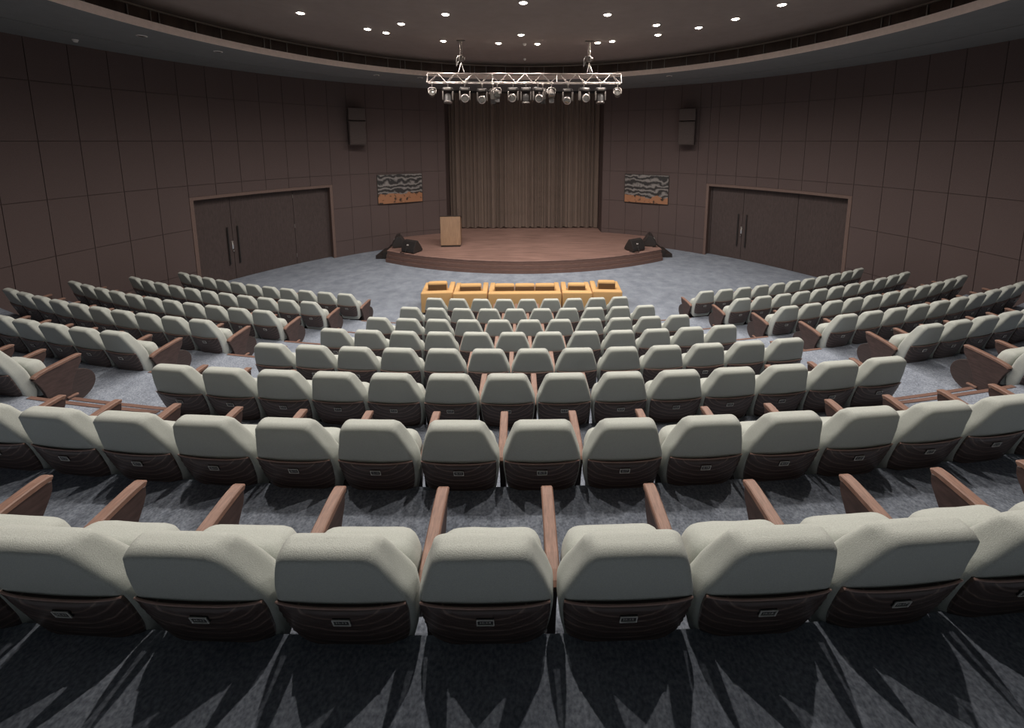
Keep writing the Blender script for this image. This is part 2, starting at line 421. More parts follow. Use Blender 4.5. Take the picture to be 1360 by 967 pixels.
door(1, *DOORS['left'], (-64.5, -59.3, -49.4), -49.4, 'left')
door(2, *DOORS['right'], (42.0, 47.9, 57.0), 57.0, 'right')

# ------------------------------------------------------------------ ceiling
def ring(mb, prof, n=144, x0=0.0):
    vs = []; fs = []; m_ = len(prof)
    for k in range(n):
        a = 360 * k / n
        vs += [pol(r, a, z) for r, z in prof]
    for k in range(n):
        k2 = (k + 1) % n
        for j in range(m_ - 1): fs.append((k * m_ + j, k2 * m_ + j, k2 * m_ + j + 1, k * m_ + j + 1))
    return mb.add(vs, fs)
c = MB(); c.add([pol(8.9, 360 * k / 144, CEIL) for k in range(144)], [tuple(range(144))])
ring(c, [(8.9, CEIL), (8.9, CEIL + .1)])
struct('ceiling', c, M['ceil'], label='round raised ceiling dotted with downlights')
c = MB(); ring(c, [(8.0, SOFFIT), (9.92, SOFFIT), (9.92, SOFFIT + .06)]); ring(c, [(9.99, SOFFIT + .06), (9.99, SOFFIT), (11.6, SOFFIT)])
o = struct('ceiling', c, M['soffit'], label='lower slate grey ring of the ceiling')
c = MB(); ring(c, [(9.9, SOFFIT + .055), (10.01, SOFFIT + .055)]); obj('shadow_gap', c.mesh('shadow_gap', M['groove']), o)
c = MB(); ring(c, [(8.0, SOFFIT), (8.0, SOFFIT + .17), (8.8, SOFFIT + .17)])
struct('trim_%d' % nos_id, c, M['fascia'], label='taupe fascia edge of the lower ceiling ring'); nos_id += 1
c = MB(); ring(c, [(8.8, SOFFIT + .1), (8.8, CEIL)])
cv = struct('trim_%d' % nos_id, c, M['cove'], label='dark glossy strip in the ceiling cove'); nos_id += 1
ps = MB()
random.seed(3)
for k in range(72):
    a = k * 5 + random.choice((-1.2, 0, 0, .9))
    for da in ((0,) if k % 3 else (0, 1.1)):
        T = Matrix.Translation(pol(8.78, a + da, 0)) @ Matrix.Rotation(-R_(a + da), 4, 'Z')
        ps.box(-.011, .011, -.015, .015, SOFFIT + .17, CEIL, T)
obj('cove_posts', ps.mesh('cove_posts', M['greymetal']), cv)
c = MB(); ring(c, [(8.74, CEIL - .035), (8.74, CEIL), (8.79, CEIL)]); ring(c, [(8.74, CEIL - .035), (8.79, CEIL - .035)])
struct('trim_%d' % nos_id, c, M['rim'], label='slim pale metal rim around the raised ceiling'); nos_id += 1

# downlights
VIS = [(-5.28, 9.72), (-4.23, 11.02), (-3.86, 11.38), (-3.19, 10.53), (-1.92, 9.75), (-2.46, 12.25), (-.09, 8.93), (-.14, 11.53),
       (-.83, 12.48), (.36, 12.55), (1.90, 9.70), (2.18, 12.37), (2.58, 12.18), (3.34, 10.51), (3.70, 11.44), (4.53, 10.72), (5.10, 9.97), (5.57, 8.95)]
HID = [(-.8, 2.55, 1.25), (.8, 2.55, 1.25), (-2.6, 2.75, 1.2), (2.6, 2.75, 1.2), (-4.3, 4.0, .9), (4.3, 4.0, .9), (-5.3, 5.5, 1), (5.3, 5.5, 1), (-5.7, 7.2, 1.1), (5.7, 7.2, 1.1),
       (-3.1, 5.2, .9), (3.1, 5.2, .9), (-1.6, 5.0, .9), (1.6, 5.0, .9), (0, 6.2, 1), (-3.0, 7.4, 1), (3.0, 7.4, 1)]
SPOT_W = 122.0
tr = MB(); tr.lathe([(.115, 0), (.118, -.012), (.085, -.016), (.08, -.004)], 24); TRIM = tr.mesh('trim_ring', M['lamptrim'])
lp = MB(); lp.lathe([(.082, -.008), (.07, -.022), (.045, -.032), (.0005, -.036)], 20); LAMP = lp.mesh('lamp_lens', M['lamp'])
order = sorted(range(len(VIS)), key=lambda i: VIS[i][0] / (VIS[i][1] + 1.0))
def spot(p, w):
    l = bpy.data.lights.new('downlight_beam', 'SPOT'); l.energy = w; l.color = (1.0, .91, .825)
    l.spot_size = R_(158); l.spot_blend = .75; l.shadow_soft_size = .035
    o = bpy.data.objects.new('downlight_beam', l); COL.objects.link(o); o.location = (p[0], p[1], CEIL - .05); return o
for j, i in enumerate(order):
    x, y = VIS[i]
    t = thing('downlight', 'lit round ceiling downlight, %s counted from the left across the photo' % ORD[j], 'ceiling light', (x, y, CEIL), 0, 'ceiling downlights in view')
    obj('trim_ring', TRIM, t); obj('lamp_lens', LAMP, t)
    spot((x, y), SPOT_W * 1.6)
for x, y, wt in HID:
    t = thing('downlight', 'lit round ceiling downlight overhead, above the seating and out of view', 'ceiling light', (x, y, CEIL), 0, 'ceiling downlights overhead')
    obj('trim_ring', TRIM, t); obj('lamp_lens', LAMP, t)
    spot((x, y), SPOT_W * wt)
# unlit lamps in the soffit, detectors
sl = MB(); sl.lathe([(.10, 0), (.10, -.012), (.075, -.016)], 20); SLT = sl.mesh('trim_ring', M['white'])
sm = MB(); sm.lathe([(.075, -.014), (.0005, -.014)], 20); SLL = sm.mesh('lamp_lens', M['lens'])
for (x, y), lab in zip([(-8.56, 9.26), (-8.04, 10.79), (-5.26, 14.43), (-3.86, 14.97), (5.17, 14.42)],
                       ['unlit round lamp in the soffit, leftmost one', 'unlit round lamp in the soffit, second from the left',
                        'unlit round lamp in the soffit, smaller one left of the truss', 'unlit round lamp in the soffit beside the left truss end',
                        'unlit round lamp in the soffit right of the truss']):
    t = thing('soffit_lamp', lab, 'ceiling light', (x, y, SOFFIT), 0, 'unlit lamps in the soffit')
    obj('trim_ring', SLT, t); obj('lamp_lens', SLL, t)
def detector(x, y, z, lab):
    t = thing('smoke_detector', lab, 'detector', (x, y, z), 0, 'ceiling detectors')
    m_ = MB(); m_.lathe([(.055, 0), (.055, -.02), (.045, -.03)], 16); obj('base', m_.mesh('base', M['white']), t)
    m_ = MB(); m_.lathe([(.045, -.03), (.035, -.06), (.0005, -.068)], 16); obj('sensor_dome', m_.mesh('sensor_dome', M['white']), t)
detector(-.03, 12.56, CEIL, 'white detector on the ceiling above the truss, nearer one')
detector(-.01, 14.78, CEIL, 'white detector on the ceiling above the truss, farther one')
detector(-10.4, 9.62, SOFFIT, 'white detector on the soffit at the far left')

# ------------------------------------------------------------------ stage
st = MB(); NS = 40; RS = 10.75; ycs = 13.73 + RS; amx = math.asin(5.45 / RS)
def spt(i, r=RS, z=0.0):
    a = -amx + 2 * amx * i / NS; return Vector((r * math.sin(a), ycs - r * math.cos(a), z))
front = [spt(i, RS, STAGE_Z) for i in range(NS + 1)]
xs_ = [5.45 - (5.45 - xo) * i / 6 for i in range(7)]
side = [Vector((x, CY + math.sqrt((WR - .008) ** 2 - x * x), STAGE_Z)) for x in xs_]
backp = side + [Vector((xo - .01, side[-1].y, STAGE_Z)), Vector((xo - .01, 19.79, STAGE_Z)), Vector((-xo + .01, 19.79, STAGE_Z)), Vector((-xo + .01, side[-1].y, STAGE_Z))] + [Vector((-p.x, p.y, p.z)) for p in reversed(side)]
st.add(front + backp, [tuple(range(len(front) + len(backp)))])
stage = obj('stage', st.mesh('stage', M['stage'])); tag(stage, 'low reddish wooden stage with a curved front below the curtain', 'stage')
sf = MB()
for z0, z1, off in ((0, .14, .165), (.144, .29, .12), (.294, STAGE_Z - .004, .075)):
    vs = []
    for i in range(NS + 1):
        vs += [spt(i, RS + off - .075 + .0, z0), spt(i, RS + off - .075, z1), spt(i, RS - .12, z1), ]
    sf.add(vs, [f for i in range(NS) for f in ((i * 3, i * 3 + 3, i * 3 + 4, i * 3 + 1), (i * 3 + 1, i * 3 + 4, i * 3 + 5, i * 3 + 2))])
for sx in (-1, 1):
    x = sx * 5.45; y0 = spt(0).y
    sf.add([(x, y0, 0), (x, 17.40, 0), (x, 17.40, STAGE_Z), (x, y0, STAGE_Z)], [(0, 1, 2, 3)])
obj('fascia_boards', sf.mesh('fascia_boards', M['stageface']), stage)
ed = MB()
ed.tube([spt(i, RS + .0, STAGE_Z - .012) for i in range(NS + 1)], .016, 6)
obj('edge_trim_or_glint', ed.mesh('edge_trim_or_glint', M['stage']), stage)
# curtain
cu = MB(); NX = 420; cx0, cx1 = -xo + .03, xo - .03; rows = [STAGE_Z + .05, 2.2, 4.2, 7.0]
random.seed(11)
ph = [random.uniform(-1, 1) for _ in range(60)]
vs = []
for i in range(NX + 1):
    u = i / NX; x = cx0 + (cx1 - cx0) * u
    f = 34 * u * 2 * PI; j = u * 50; k = int(j); w = ph[k % 60] * (1 - (j - k)) + ph[(k + 1) % 60] * (j - k)
    amp = .075 + .035 * w
    y = 19.1 + amp * math.sin(f + 1.6 * w) + .02 * math.sin(2.3 * f + w * 3)
    if abs(u - .5) < .006: y += .09
    for z in rows:
        vs.append((x, y if z < 6 else 19.1 + (y - 19.1) * .6, z + (.025 * math.sin(f * .5 + w) if z < 1 else 0)))
q = len(rows)
cu.add(vs, [(i * q + j, (i + 1) * q + j, (i + 1) * q + j + 1, i * q + j + 1) for i in range(NX) for j in range(q - 1)], True)
ct = obj('stage_curtain', cu.mesh('stage_curtain', M['curtain'])); tag(ct, 'tall pleated brown curtain hanging across the back of the stage', 'curtain')
rl = MB(); rl.box(cx0, cx1, 19.04, 19.16, 6.98, 7.05); obj('curtain_rail', rl.mesh('curtain_rail', M['black']), ct)

# lectern
t = thing('lectern', 'light oak lectern standing on the left side of the stage', 'lectern', (-3.04, 15.93, STAGE_Z), R_(3))
m_ = MB(); m_.prism([(-.25, .07), (-.25, 1.265), (.25, 1.125), (.25, .07)], -.40, .40); obj('body', m_.mesh('body', M['lectern'], .008), t)
m_ = MB(); m_.box(-.385, .385, -.235, .24, 0, .07); obj('plinth', m_.mesh('plinth', M['dark'], .004), t)
m_ = MB(); m_.prism([(-.265, 1.27), (-.265, 1.295), (.27, 1.145), (.27, 1.12)], -.415, .415); obj('sloped_top', m_.mesh('sloped_top', M['dark'], .004), t)
m_ = MB(); m_.tube([(.28, .0, 1.21), (.28, .0, 1.36), (.28, .05, 1.47), (.28, .11, 1.50)], [.01, .007, .007, .014], 8)
obj('microphone', m_.mesh('microphone', M['black']), t)
# wedge monitors on the stage
def wedge(x, y, rz, lab):
    t = thing('stage_monitor', lab, 'loudspeaker', (x, y, STAGE_Z), rz, 'wedge loudspeakers on the stage')
    poly = [(-.24, .03), (-.24, .16), (-.10, .43), (.02, .47), (.26, .10), (.26, .03)]
    m_ = MB(); m_.prism(poly, -.31, .31); obj('cabinet', m_.mesh('cabinet', M['black'], .012), t)
    m_ = MB(); T = Matrix.Translation((0, .145, .295)) @ Matrix.Rotation(math.atan2(-.37, .24), 4, 'X')
    m_.rbox(-.28, .28, -.19, .19, -.002, .014, .005, 2, T); obj('grille', m_.mesh('grille', M['blackgrille']), t)
    m_ = MB(); T = Matrix.Translation((0, -.172, .295)) @ Matrix.Rotation(math.atan2(.27, .14), 4, 'X')
    m_.rbox(-.12, .03, -.05, .05, -.002, .006, .003, 2, T); obj('socket_plate', m_.mesh('socket_plate', M['dark']), t)
    m_ = MB(); m_.rbox(-.075, -.05, -.02, .03, .004, .012, .002, 2, T); m_.rbox(-.02, 0, -.02, .03, .004, .012, .002, 2, T); obj('label_strip', m_.mesh('label_strip', M['white']), t)
    for sx in (-1, 1):
        m_ = MB(); m_.box(sx * .25 - .03, sx * .25 + .03, -.2, .22, 0, .03); obj('foot', m_.mesh('foot', M['black']), t)
    m_ = MB(); m_.tube([(-.04, -.20, .25), (-.06, -.30, .05), (-.10, -.34, .012), (-.3, -.32, .012), (-.38, -.1, .012)], .011, 6)
    obj('cable', m_.mesh('cable', M['black']), t)
wedge(-4.42, 15.02, R_(-28), 'black wedge loudspeaker at the front left stage corner')
wedge(4.33, 15.07, R_(28), 'black wedge loudspeaker at the front right stage corner')
wedge(-5.17, 15.85, R_(-75), 'black wedge loudspeaker behind, against the left stage end')
wedge(5.17, 15.85, R_(75), 'black wedge loudspeaker behind, against the right stage end')
# short dark steps beside the stage
def steps(sx, lab):
    t = thing('stage_steps', lab, 'steps', (sx * 5.47, 16.1, 0), 0 if sx > 0 else PI, 'dark steps at the stage ends')
    for i, (w, h) in enumerate(((.28, .30), (.56, .15))):
        m_ = MB(); m_.box(0.003 if i == 0 else .283, w, -.55, .55, 0, h); obj('step', m_.mesh('step', M['dark'], .006), t)
steps(-1, 'two dark steps at the left end of the stage'); steps(1, 'two dark steps at the right end of the stage')

# pictures and loudspeakers on the wall
def wall_T(deg, z, r): return Matrix.Translation(pol(r, deg, z)) @ Matrix.Rotation(-R_(deg), 4, 'Z')
for i, (deg, z, lab) in enumerate(((-28.9, 2.66, 'wide abstract picture on the wall left of the curtain'), (28.6, 2.61, 'wide abstract picture on the wall right of the curtain'))):
    t = thing('wall_picture', lab, 'picture'); t.matrix_world = wall_T(deg, z, WR - .075)
    m_ = MB(); m_.box(-.945, .945, -.02, .018, -.63, .63); obj('canvas', m_.mesh('canvas', painting_mat('abstract_paint_%d' % i, 1.3 + 3.1 * i), .004), t)
    m_ = MB()
    for b in ((-.96, .96, -.024, .02, .63, .642), (-.96, .96, -.024, .02, -.642, -.63), (-.96, -.945, -.024, .02, -.63, .63), (.945, .96, -.024, .02, -.63, .63)): m_.box(*b)
    obj('frame', m_.mesh('frame', M['dark']), t)
for deg, lab in ((-37.4, 'dark stacked loudspeaker mounted high on the left wall'), (36.8, 'dark stacked loudspeaker mounted high on the right wall')):
    t = thing('wall_speaker', lab, 'loudspeaker'); t.matrix_world = wall_T(deg, 5.3, WR) @ Matrix.Rotation(R_(-8 if deg < 0 else 8), 4, 'Z')
    m_ = MB(); m_.box(-.31, .31, -.52, -.14, -.72, .22); obj('lower_cabinet', m_.mesh('lower_cabinet', M['speaker'], .012), t)
    m_ = MB(); m_.box(-.28, .28, -.545, -.52, -.68, .18); obj('grille', m_.mesh('grille', M['speaker'], .004), t)
    m_ = MB(); m_.box(-.31, .31, -.50, -.14, .26, .74); obj('upper_cabinet', m_.mesh('upper_cabinet', M['speaker'], .012), t)
    m_ = MB()
    for sx in (-.325, .315): m_.box(sx, sx + .01, -.42, -.24, -.3, .5)
    m_.box(-.325, .325, -.14, -.12, -.1, .4); m_.box(-.08, .08, -.14, .06, .05, .25)
    obj('bracket', m_.mesh('bracket', M['speaker']), t)

# ------------------------------------------------------------------ truss, hoists and stage lights
TY, TZ0, TZ1, TX0, TX1 = 12.2, 6.47, 6.745, -2.95, 2.88
t = thing('lighting_truss', 'long aluminium box truss hanging in front of the stage', 'truss', ((TX0 + TX1) / 2, TY, TZ0))
hx = (TX1 - TX0) / 2; hh = TZ1 - TZ0; hd = .11
for y, z in ((0, hh), (-hd, 0), (hd, 0)):
    m_ = MB(); m_.tube([(-hx, y, z), (hx, y, z)], .017, 10); obj('chord', m_.mesh('chord', M['alu']), t)
la = MB(); nb = 22
for i in range(nb):
    x0 = -hx + .05 + (2 * hx - .1) * i / nb; x1 = -hx + .05 + (2 * hx - .1) * (i + 1) / nb
    up = i % 2
    for y in (-hd, hd): la.tube([(x0, 0 if up else y, hh if up else 0), (x1, y if up else 0, 0 if up else hh)], .009, 6)
    la.tube([(x0, -hd if up else hd, 0), (x1, hd if up else -hd, 0)], .008, 6)
for x in (-hx, -hx / 3, hx / 3, hx):
    for y in (-hd, hd): la.tube([(x, y, 0), (x, 0, hh)], .010, 6)
    la.tube([(x, -hd, 0), (x, hd, 0)], .010, 6)
obj('lattice', la.mesh('lattice', M['alu']), t)
for x, lab in ((-1.93, 'chain hoist holding the left part of the truss'), (1.90, 'chain hoist holding the right part of the truss')):
    t = thing('chain_hoist', lab, 'hoist', (x, TY, TZ1 + .02), 0, 'chain hoists of the truss')
    H = CEIL - TZ1 - .02
    m_ = MB(); m_.rbox(-.065, .065, -.06, .06, .32, .50, .03, 3); m_.lathe([(.0, 0), (.05, 0), (.05, .04), (0, .04)], 14, Matrix.Translation((.065, 0, .41)) @ Matrix.Rotation(PI / 2, 4, 'Y')); obj('motor', m_.mesh('motor', M['greymetal']), t)
    m_ = MB()
    for sx in (-.025, .025): m_.tube([(sx, 0, .52), (sx, 0, H)], .009, 6)
    nlk = 12
    for i in range(nlk): m_.lathe([(.012, -.016), (.018, 0), (.012, .016)], 8, Matrix.Translation((0.025 * (1 if i % 2 else -1), 0, .56 + (H - .6) * i / nlk)))
    obj('chain', m_.mesh('chain', M['alu']), t)
    m_ = MB(); m_.tube([(0, 0, .30), (-.07, -.14, 0)], .012, 6); m_.tube([(0, 0, .30), (.07, .14, 0)], .012, 6); m_.tube([(0, 0, .30), (.09, -.14, 0)], .012, 6)
    obj('sling', m_.mesh('sling', M['alu']), t)
    m_ = MB(); m_.tube([(-.09, .02, .34), (-.15, .03, .2), (-.15, .03, .42), (-.09, .02, .5)], .012, 6); obj('control_cable', m_.mesh('control_cable', M['white']), t)
    m_ = MB(); m_.box(-.12, .12, -.06, .06, H - .02, H); obj('ceiling_plate', m_.mesh('ceiling_plate', M['greymetal']), t)

def clampm():
    m_ = MB(); m_.rbox(-.03, .03, -.035, .035, -.035, .035, .01, 2); m_.tube([(0, 0, -.03), (0, 0, -.10)], .012, 8); return m_
CL = clampm().mesh('clamp', M['alu'])
def moving_head_meshes():
    b = MB(); b.rbox(-.15, .15, -.11, .11, -.20, -.10, .025, 3)
    y1 = MB(); y1.rbox(-.165, -.12, -.06, .06, -.47, -.20, .02, 3); y2 = MB(); y2.rbox(.12, .165, -.06, .06, -.47, -.20, .02, 3)
    T = Matrix.Translation((0, 0, -.40))
    h = MB(); h.lathe([(.0005, -.13), (.07, -.125), (.105, -.08), (.115, 0), (.11, .10), (.115, .13)], 24, T)
    r = MB(); r.lathe([(.095, .128), (.122, .125), (.124, .15), (.095, .155)], 24, T)
    l = MB(); l.lathe([(.0005, .152), (.05, .148), (.095, .138)], 24, T)
    bd = MB(); bd.rbox(-.10, .10, -.114, -.106, -.18, -.12, .003, 2)
    return [('base', b, 'black'), ('yoke_arm', y1, 'greymetal'), ('yoke_arm', y2, 'greymetal')], (h, r, l), bd
parts, (hd_, rm_, ln_), bd_ = moving_head_meshes()
MHP = [(n_, m_.mesh(n_, M[k_])) for n_, m_, k_ in parts]
HDM, RMM, LNM = hd_.mesh('head', M['black']), rm_.mesh('lens_rim', M['alu']), ln_.mesh('lens', M['lens'])
DISP = bd_.mesh('display', M['greymetal'])
def tilt_T(piv, rx, rz=0):
    return Matrix.Translation(piv) @ Matrix.Rotation(rz, 4, 'Z') @ Matrix.Rotation(rx, 4, 'X') @ Matrix.Translation(-Vector(piv))
def moving_head(x, y, tilt, lab, rz=0):
    t = thing('moving_head_light', lab, 'stage light', (x, y, TZ0 - .055), rz, 'stage lights on the truss')
    obj('clamp', CL, t, (0, 0, .03))
    for n_, me in MHP: obj(n_, me, t)
    obj('display', DISP, t)
    h = obj('head', HDM, t); h.matrix_local = tilt_T((0, 0, -.40), tilt)
    obj('lens_rim', RMM, h); obj('lens', LNM, h)
T0 = Matrix.Translation((0, 0, -.27))
pc = MB(); pc.lathe([(.0005, -.17), (.06, -.165), (.085, -.10), (.092, .10), (.098, .11), (.098, .125), (.085, .125)], 20, T0); PC = pc.mesh('can', M['greymetal'])
pl_ = MB(); pl_.lathe([(.0005, .11), (.05, .108), (.088, .10)], 20, T0); PL = pl_.mesh('lens', M['lens'])
py_ = MB(); py_.tube([(-.11, 0, -.27), (-.115, 0, -.14), (-.08, 0, -.10), (.08, 0, -.10), (.115, 0, -.14), (.11, 0, -.27)], .011, 6); PY = py_.mesh('yoke', M['alu'])
bdm = MB()
for s_, ang in ((1, .5), (-1, -.5)):
    Tb = T0 @ Matrix.Translation((0, s_ * .10, .13)) @ Matrix.Rotation(-ang, 4, 'X'); bdm.box(-.075, .075, -.003, .003, 0, .13, Tb)
BD = bdm.mesh('barn_doors', M['black'])
def par_can(x, y, tilt, lab, rz=0, doors=False):
    t = thing('par_can_light', lab, 'stage light', (x, y, TZ0 - .055), rz, 'stage lights on the truss')
    obj('clamp', CL, t, (0, 0, .03)); obj('yoke', PY, t)
    h = obj('can', PC, t); h.matrix_local = tilt_T((0, 0, -.27), tilt); obj('lens', PL, h)
    if doors: obj('barn_doors', BD, h)
yb, yf = TY - hd, TY + hd
par_can(-2.80, yb, R_(80), 'small can light at the left end of the truss', .2)
moving_head(-2.33, yb, R_(165), 'moving head light, second fixture from the left truss end')
moving_head(-1.83, yb, R_(100), 'moving head light facing the seats below the left hoist', .15)
moving_head(-1.33, yf, R_(110), 'moving head light at the rear chord right of the left hoist')
par_can(-1.00, yf, R_(-150), 'can light with barn doors at the rear chord, left half', 0, True)
par_can(-.86, yb, R_(120), 'can light with barn doors left of the truss middle', 0, True)
moving_head(-.38, yb, R_(95), 'moving head light facing the seats just left of centre', -.2)
moving_head(.0, yb, R_(180), 'moving head light hanging at the truss middle, lens down')
moving_head(.36, yb, R_(100), 'moving head light facing the seats just right of centre', .2)
par_can(.52, yf, R_(-160), 'can light with barn doors at the rear chord, right of centre', 0, True)
par_can(.77, yb, R_(130), 'can light with barn doors right of the truss middle', 0, True)
moving_head(1.29, yf, R_(120), 'moving head light at the rear chord left of the right hoist', -.3)
moving_head(1.75, yb, R_(95), 'moving head light facing the seats below the right hoist', .3)
moving_head(2.24, yb, R_(170), 'moving head light, second fixture from the right truss end')
par_can(2.76, yb, R_(75), 'small can light at the right end of the truss', -.25)

# ------------------------------------------------------------------ sofas
def sofa(name, x0, x1, y, rz, ncush, lab, cat, lift=0.0):
    w = (x1 - x0); t = thing(name, lab, cat, ((x0 + x1) / 2, y, 0), rz, 'mustard front row sofas and armchairs')
    h = w / 2 - .004; HB = .62
    m_ = MB(); m_.rbox(-h, h, 0, .20, .05, HB, .035, 3); obj('back_frame', m_.mesh('back_frame', M['sofa']), t)
    for sx in (-1, 1):
        m_ = MB(); m_.rbox(min(sx * h, sx * (h - .15)), max(sx * h, sx * (h - .15)), .205, .86, .05, HB, .035, 3); obj('arm', m_.mesh('arm', M['sofa']), t)
    m_ = MB(); m_.rbox(-h + .155, h - .155, .205, .84, .05, .26, .03, 3); obj('seat_base', m_.mesh('seat_base', M['sofa']), t)
    cw = (2 * h - .32) / ncush
    for i in range(ncush):
        a = -h + .16 + cw * i
        m_ = MB(); m_.rbox(a + .004, a + cw - .004, .38, .86, .262, .43, .045, 3, None, .012); obj('seat_cushion', m_.mesh('seat_cushion', M['sofacush']), t)
        m_ = MB(); T = Matrix.Translation((0, .285, .27)) @ Matrix.Rotation(R_(4), 4, 'X')
        m_.rbox(a + .006, a + cw - .006, -.065, .085, 0, .52 + lift, .045, 3, T, .018); bc = obj('back_cushion', m_.mesh('back_cushion', M['sofacush']), t)
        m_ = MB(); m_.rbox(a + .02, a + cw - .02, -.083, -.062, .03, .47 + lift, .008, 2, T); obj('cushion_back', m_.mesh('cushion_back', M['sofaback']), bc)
    for sx in (-1, 1):
        for yy in (.06, .78):
            m_ = MB(); m_.box(sx * (h - .09) - .03, sx * (h - .09) + .03, yy - .03, yy + .03, 0, .055); obj('foot', m_.mesh('foot', M['dark']), t)
ys = 10.28
sofa('armchair', -2.90, -2.03, ys + .08, R_(4), 1, 'mustard armchair at the left end of the front row', 'armchair', .05)
sofa('armchair', -2.02, -1.08, ys + .02, R_(2), 1, 'mustard armchair just left of the long sofa', 'armchair')
sofa('sofa', -1.06, .95, ys, 0, 3, 'long mustard sofa with three back cushions facing the stage', 'sofa')
sofa('armchair', .97, 1.80, ys + .02, R_(-2), 1, 'mustard armchair just right of the long sofa', 'armchair')
sofa('armchair', 1.81, 2.64, ys + .08, R_(-4), 1, 'mustard armchair at the right end of the front row', 'armchair', .05)

# ------------------------------------------------------------------ theatre seat
def rsec(wr, wf, yr, yf, r, z, nb_=5):
    P = [Vector((-wr, yr)), Vector((wr, yr)), Vector((wf, yf)), Vector((-wf, yf))]
    out = []
    for i in range(4):
        p = P[i]; a = P[i - 1]; b = P[(i + 1) % 4]
        rr = min(r, (a - p).length * .45, (b - p).length * .45)
        pa = p + (a - p).normalized() * rr; pb = p + (b - p).normalized() * rr
        for k in range(nb_):
            s = k / (nb_ - 1); q = pa * (1 - s) ** 2 + p * 2 * s * (1 - s) + pb * s * s
            out.append(q)
        nxt = P[(i + 1) % 4]; rn = min(r, (p - nxt).length * .45)
        qa = pb; qb = nxt + (p - nxt).normalized() * rn
        for k in range(1, 5): out.append(qa + (qb - qa) * (k / 5))
    return [Vector((q.x, q.y, z)) for q in out]
def interp(st, z):
    for a, b in zip(st, st[1:]):
        if a[0] <= z <= b[0]:
            u = (z - a[0]) / (b[0] - a[0]); return [a[i] + (b[i] - a[i]) * u for i in range(len(a))]
    return list(st[-1] if z > st[-1][0] else st[0])
PAD = [(.25, .128, .205, .212, .220), (.34, .108, .215, .236, .244), (.45, .075, .196, .255, .262), (.60, .030, .156, .268, .273),
       (.67, .008, .134, .265, .273), (.78, -.030, .095, .236, .244), (.90, -.072, .042, .199, .206), (.988, -.104, .0, .168, .176)]
def smooth_station(st, z):
    ws = [(-.036, .2), (-.018, .2), (0, .2), (.018, .2), (.036, .2)]
    acc = [0] * len(st[0])
    for d, w in ws:
        q = interp(st, min(max(z + d, st[0][0]), st[-1][0])); acc = [a + w * b for a, b in zip(acc, q)]
    return acc
def pad_mesh(seed):
    mb = MB(); rings = []; zt, zb_, rc_ = .988, .25, .040
    zs = [zb_ + .02 + (zt - rc_ - zb_ - .02) * i / 22 for i in range(23)]
    for d in (0, .35, .7): # bottom rounding
        q = smooth_station(PAD, zb_ + .02); k = .022 * (1 - math.sin(d * PI / 2 + .2))
        rings.append(rsec(q[3] - k, q[4] - k, q[1] + k * .8, q[2] - k * .8, .04, zb_ + .02 * d))
    for z in zs:
        q = smooth_station(PAD, z); rings.append(rsec(q[3], q[4], q[1], q[2], .030, z))
    for i in range(1, 7):
        ph_ = i / 6 * PI / 2; z = zt - rc_ + rc_ * math.sin(ph_); k = rc_ * (1 - math.cos(ph_))
        q = smooth_station(PAD, min(z, .968)); rings.append(rsec(q[3] - k, q[4] - k, q[1] + k, q[2] - k, .040, z))
    for r in rings:
        for p in r:
            n1 = noise.noise(Vector((p.x * 6 + seed * 7, p.y * 6, p.z * 7))); n2 = noise.noise(Vector((p.x * 22 + seed * 3, p.y * 22, p.z * 14 + seed)))
            c_ = Vector((p.x, p.y - .03, 0)); c_ = c_.normalized() if c_.length > .01 else Vector((0, 0, 0))
            p += c_ * (n1 * .005 + n2 * .0018) + Vector((0, 0, n1 * .004))
    mb.loft(rings); return mb.mesh('backrest', M['fabric'])
PADS = [pad_mesh(s) for s in range(4)]
# back shell with carved concentric ripples
def shell_mesh():
    mb = MB(); NU, NV = 44, 30; vs = []
    zbot = .345
    for back in (0, 1):
        for j in range(NV + 1):
            for i in range(NU + 1):
                u = -1 + 2 * i / NU; v = j / NV
                ztop = .664 - .022 * (1 - u * u)
                z = ztop + (zbot - ztop) * v
                q = smooth_station(PAD, z)
                w = (q[3] - .012) * (1 - .02 * max(0, v - .6) / .4)
                x = u * w
                edge = max(0, (abs(u) - .72) / .28)
                z2 = z + (.025 * edge ** 2 * max(0, (v - .7) / .3) ** 1.5)
                y = q[1] - .004 - .024 * (1 - abs(u) ** 4) * min(1, v / .06 * .6 + .4)
                d = math.hypot(x * .95, (z2 - .725) * 1.25)
                amp = .0022 * min(1, max(0, (d - .135) / .03))
                y += amp * math.sin(2 * PI * d / .033)
                if back: y = q[1] + .03
                vs.append((x, y, z2))
    n1 = (NU + 1) * (NV + 1); fs = []
    for j in range(NV):
        for i in range(NU):
            a = j * (NU + 1) + i; fs.append((a, a + 1, a + NU + 2, a + NU + 1))
    mb.add(vs, fs, True)
    o = 0; rim = []
    for i in range(NU): rim.append((i, i + 1, n1 + i + 1, n1 + i))
    b = NV * (NU + 1)
    for i in range(NU): rim.append((b + i, n1 + b + i, n1 + b + i + 1, b + i + 1))
    for j in range(NV):
        a = j * (NU + 1); c_ = a + NU + 1; rim.append((a, n1 + a, n1 + c_, c_))
        a += NU; c_ += NU; rim.append((a, c_, n1 + c_, n1 + a))
    mb.f += rim; mb.sm += [False] * len(rim)
    return mb.mesh('back_shell', M['shell'])
SHELL = shell_mesh()
tm = MB(); tp_ = []
for i in range(25):
    u = -1 + 2 * i / 24; z = .666 - .022 * (1 - u * u); q = smooth_station(PAD, z)
    tp_.append((u * (q[3] - .010), q[1] - .004 - .024 * (1 - abs(u) ** 4) * .5, z))
tm.tube(tp_, .0045, 6); GLINT = tm.mesh('edge_trim_or_glint', M['edge_glint'])  # thin tube painted as the light caught by the shell's top edge
